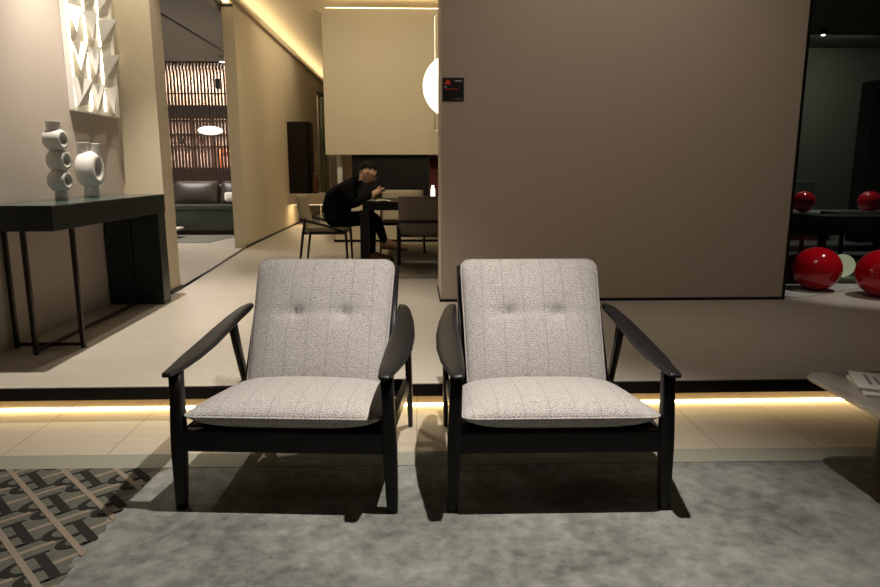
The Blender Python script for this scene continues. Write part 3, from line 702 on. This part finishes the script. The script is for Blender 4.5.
def shoe(ax, ay, az, pitch):
    mt = Matrix.Translation((ax, ay, az)) @ Matrix.Rotation(pitch, 4, 'Y'); q = MB(); rg = []
    for x, w, h, z in ((-.07, .03, .03, .045), (-.06, .036, .05, .055), (-.02, .04, .062, .06), (.05, .042, .045, .045), (.11, .046, .034, .034), (.16, .042, .028, .028), (.19, .024, .016, .02)):
        x *= 1.15; rg.append([mt @ Vector((x, w*math.cos(2*PI*k/14), z-.026+h*1.0*math.sin(2*PI*k/14))) for k in range(14)])
    q.loft(rg, 'shoe'); o = q.build('shoe', man); o['label'] = 'brown suede shoe'
    q = MB(); rg = []
    for x, w in ((-.075, .02), (-.065, .036), (0, .038), (.06, .042), (.12, .048), (.175, .040), (.198, .02)):
        x *= 1.15; rg.append([mt @ Vector((x, y, z)) for y, z in ((-w, -.012), (w, -.012), (w, -.028), (-w, -.028))])
    q.loft(rg, 'sole'); q.build('sole', o)
shoe(.635, -.05, .190, R(4)); shoe(.47, .09, .0405, 0)
ph = MB(); ph.box((-.065, -.034, -.004), (.065, .034, .004), 'black', .003)
o = ph.build('phone', None, (-.945+.625, 7.45, P+.84)); o.rotation_euler = (0, R(-38), 0); tag(o, 'black phone held by the seated man in both hands', 'phone')

# ------------------------------------------------------------------ right: red balls, glass, dark room
struct('window_1', (2.992, 5.861, P+.0065), (8.9, 5.87, 3.3), 'tint')
o = MB().prism([(3.10, 5.26), (3.213, 5.27), (3.9, 5.64), (4.3, 6.2), (4.3, 6.34), (3.05, 6.34), (3.05, 5.3)], P+.0005, P+.006, 'pale_carpet').build('carpet_patch'); tag(o, 'grey carpet under the dark red ball, running beneath the tinted glass', 'carpet')
def ball(label, c, r, m='red'):
    b = MB(); b.ball((0, 0, 0), r, m, (1, 1, .96), 48); o = b.build('glass_ball', None, c); return tag(o, label, 'ball', 'glossy balls')
ball('bright red glossy ball on the pale floor at the right edge of the photo', (3.85, 5.275, P+.0005+.206*.96), .206)
ball('large dark red glossy ball on the grey carpet before the tinted glass', (3.475, 5.579, P+.0065+.195*.96), .195)
ball('red ball behind the tinted glass, half hidden by the end of the taupe wall', (3.60, 6.073, P+.0065+.134*.96), .134)
ball('pale green ball lamp behind the tinted glass between the two large red balls', (4.159, 6.28, P+.0065+.114*.96), .114, 'pale_ball')
t = thing('sideboard', 'long low charcoal sideboard in the dark room carrying two red balls', 'sideboard', (4.6, 8.3, P+.0065))
b = MB(); b.box((0, 0, .20), (2.6, .6, .47), 'greysofa', .01); b.build('body', t)
b = MB(); b.box((-.02, -.02, .471), (2.62, .62, .482), 'steel', .002); b.build('top', t)
for x in (.1, 2.4): b = MB(); b.box((x, .1, 0), (x+.08, .5, .2), 'black'); b.build('leg', t)
ball('small red ball on the left end of the charcoal sideboard in the dark room', (5.0, 8.46, P+.0065+.483+.14*.96), .14)
ball('dim red ball on the right of the charcoal sideboard by the black cabinet', (5.87, 8.46, P+.0065+.483+.14*.96), .14)
for (x, y, lab, w) in ((4.40, 7.0, 'black open frame side table before the charcoal sideboard', .9), (4.95, 7.55, 'second black frame table just behind the open frame side table', .8)):
    t = thing('side_table', lab, 'table', (x, y, P+.0065), 0, 'black frame tables')
    b = MB(); b.box((0, 0, .50), (w, .45, .53), 'black', .003); b.build('top', t)
    for px in (0, w-.035):
        for py in (0, .415): b = MB(); b.box((px, py, 0), (px+.035, py+.035, .50), 'black', .002); b.build('leg', t)
    b = MB(); b.box((.035, 0, 0.005), (w-.035, .03, .03), 'black'); b.build('stretcher', t)
t = thing('armchair', 'dark boxy armchair at the back of the dark room', 'armchair', (5.1, 9.6, P+.0065))
b = MB(); b.box((0, 0, .05), (1.1, .8, .42), 'greysofa', .03); b.build('seat', t)
for x in (.05, 1.0):
    for y in (.05, .7): b = MB(); b.box((x, y, 0), (x+.05, y+.05, .052), 'black'); b.build('foot', t)
b = MB(); b.box((0, .62, .42), (1.1, .82, .85), 'greysofa', .04); b.build('backrest', t)
t = thing('display_cabinet', 'tall black cabinet with a lit top edge at the right edge of the photo', 'cabinet', (6.03, 9.2, P+.0065))
b = MB(); b.box((.24, 0, 0), (1.1, .28, 2.22), 'black', .003); b.build('body', t)
b = MB(); b.box((.25, -.004, 2.12), (1.09, .0, 2.21), 'steel'); b.build('top_panel', t)
t = thing('ceiling_spotlight', 'tiny spotlight on the dark ceiling behind the tinted glass', 'spotlight', (6.25, 10.5, 3.30))
b = MB(); b.lathe([(.04, -.1), (.05, -.09), (.05, -.02), (.02, 0)], 'black', seg=18); b.build('housing', t)
b = MB(); b.ball((0, 0, -.104), .03, 'spot_face', (1, 1, .3), 12); b.build('lens', t)

# ------------------------------------------------------------------ lights
def spot(name, loc, tgt, watts, size, blend=.4, col=(1, .86, .68), rad=.03):
    l = bpy.data.lights.new(name, 'SPOT'); l.energy = watts; l.spot_size = R(size); l.spot_blend = blend; l.color = col; l.shadow_soft_size = rad
    o = bpy.data.objects.new(name, l); C.objects.link(o); o.location = loc
    o.rotation_euler = (Vector(tgt)-Vector(loc)).to_track_quat('-Z', 'Y').to_euler(); return o
def area(name, loc, rot, watts, sx, sy, col=(1, .8, .55)):
    l = bpy.data.lights.new(name, 'AREA'); l.shape = 'RECTANGLE'; l.size = sx; l.size_y = sy; l.energy = watts; l.color = col
    o = bpy.data.objects.new(name, l); C.objects.link(o); o.location = loc; o.rotation_euler = rot; return o
spot('chair_spotlight', (.52, 2.05, 3.15), (.0, 1.97, 0), 540, 74, 1.0, (1, .93, .84), .02)
spot('console_spotlight', (-2.04, 4.46, 3.35), (-1.55, 4.52, .15), 400, 78, .7, (1, .90, .76), .02)
spot('wall_wash_fill', (1.5, 3.3, 3.45), (1.5, 5.2, 1.5), 75, 115, .9, (1, .86, .70), .1)  # added fill that brightens the taupe wall, no fixture behind it
area('platform_led', (0, 3.24, .075), (0, 0, 0), 14, 12, .015, (1, .74, .36))
area('cove_led', (-2.345, 13.4, 3.272), (R(180), R(20), 0), 17, .03, 9.4, (1, .76, .40))
area('hood_led', (.2, 9.63, 3.335), (R(180), 0, 0), 10, 2.8, .03, (1, .76, .40))
spot('dining_fill', (.15, 6.1, 3.4), (-.2, 9.0, 1.6), 210, 95, .9, (1, .84, .58), .1)  # added fill aimed at the hood, also lifts the man and table
area('dining_overhead_fill', (-.9, 8.0, 3.45), (0, 0, 0), 14, 1.2, 1.2, (1, .82, .54))  # added soft fill for the floor around the table, not a fixture
area('corridor_fill', (-1.6, 11.5, 3.45), (0, 0, 0), 18, .8, 3, (1, .82, .55))  # added soft fill for the corridor, no ceiling fixture there
spot('artwork_lamp', (-1.79, 5.1, 3.45), (-2.38, 5.15, 1.4), 75, 75, .5, (1, .88, .7), .02)
area('shelf_light', (-3.75, 13.42, 3.1), (0, 0, 0), 90, 2.3, .1, (1, .80, .62))
for z in (1.42, 1.65, 1.92): area('shelf_light', (-3.75, 13.47, P+z), (R(10), 0, 0), 16, 2.2, .04, (1, .80, .66))
area('left_room_fill', (-4.4, 10.2, 3.1), (0, 0, 0), 110, 1.5, 1.5, (1, .92, .82))  # added fill to brighten the sofa and slats, no lamp in view
spot('ball_spotlight', (4.2, 4.9, 3.35), (3.9, 5.6, .2), 150, 36, .6, (1, .94, .86), .03)
area('dark_wall_fill', (6.2, 10.9, 3.27), (R(25), 0, 0), 38, 2.5, .3, (.95, 1, .85))  # added weak fill so the dark back wall does not go black
spot('dark_room_fill', (5.4, 8.6, 3.28), (5.4, 8.9, 0), 170, 88, .6, (.95, 1, .92), .2)  # added fill for the floor and balls behind the glass

w = bpy.data.worlds.new('world'); bpy.context.scene.world = w; w.use_nodes = True
w.node_tree.nodes['Background'].inputs[0].default_value = (1, .86, .70, 1); w.node_tree.nodes['Background'].inputs[1].default_value = .022

# ------------------------------------------------------------------ camera
F = 665.; pitch = math.atan(125.5/F); yaw = R(2.1157)
cam = bpy.data.cameras.new('camera'); co = bpy.data.objects.new('camera', cam); C.objects.link(co)
cam.sensor_width = 36; cam.lens = 36*F/880; cam.clip_start = .05
co.location = (0, 0, 1.2); co.rotation_euler = (R(90)-pitch, 0, -yaw)
sc = bpy.context.scene; sc.camera = co
sc.view_settings.view_transform = 'Standard'; sc.view_settings.look = 'None'; sc.view_settings.exposure = 0; sc.view_settings.gamma = 1
sc.view_settings.use_curve_mapping = False
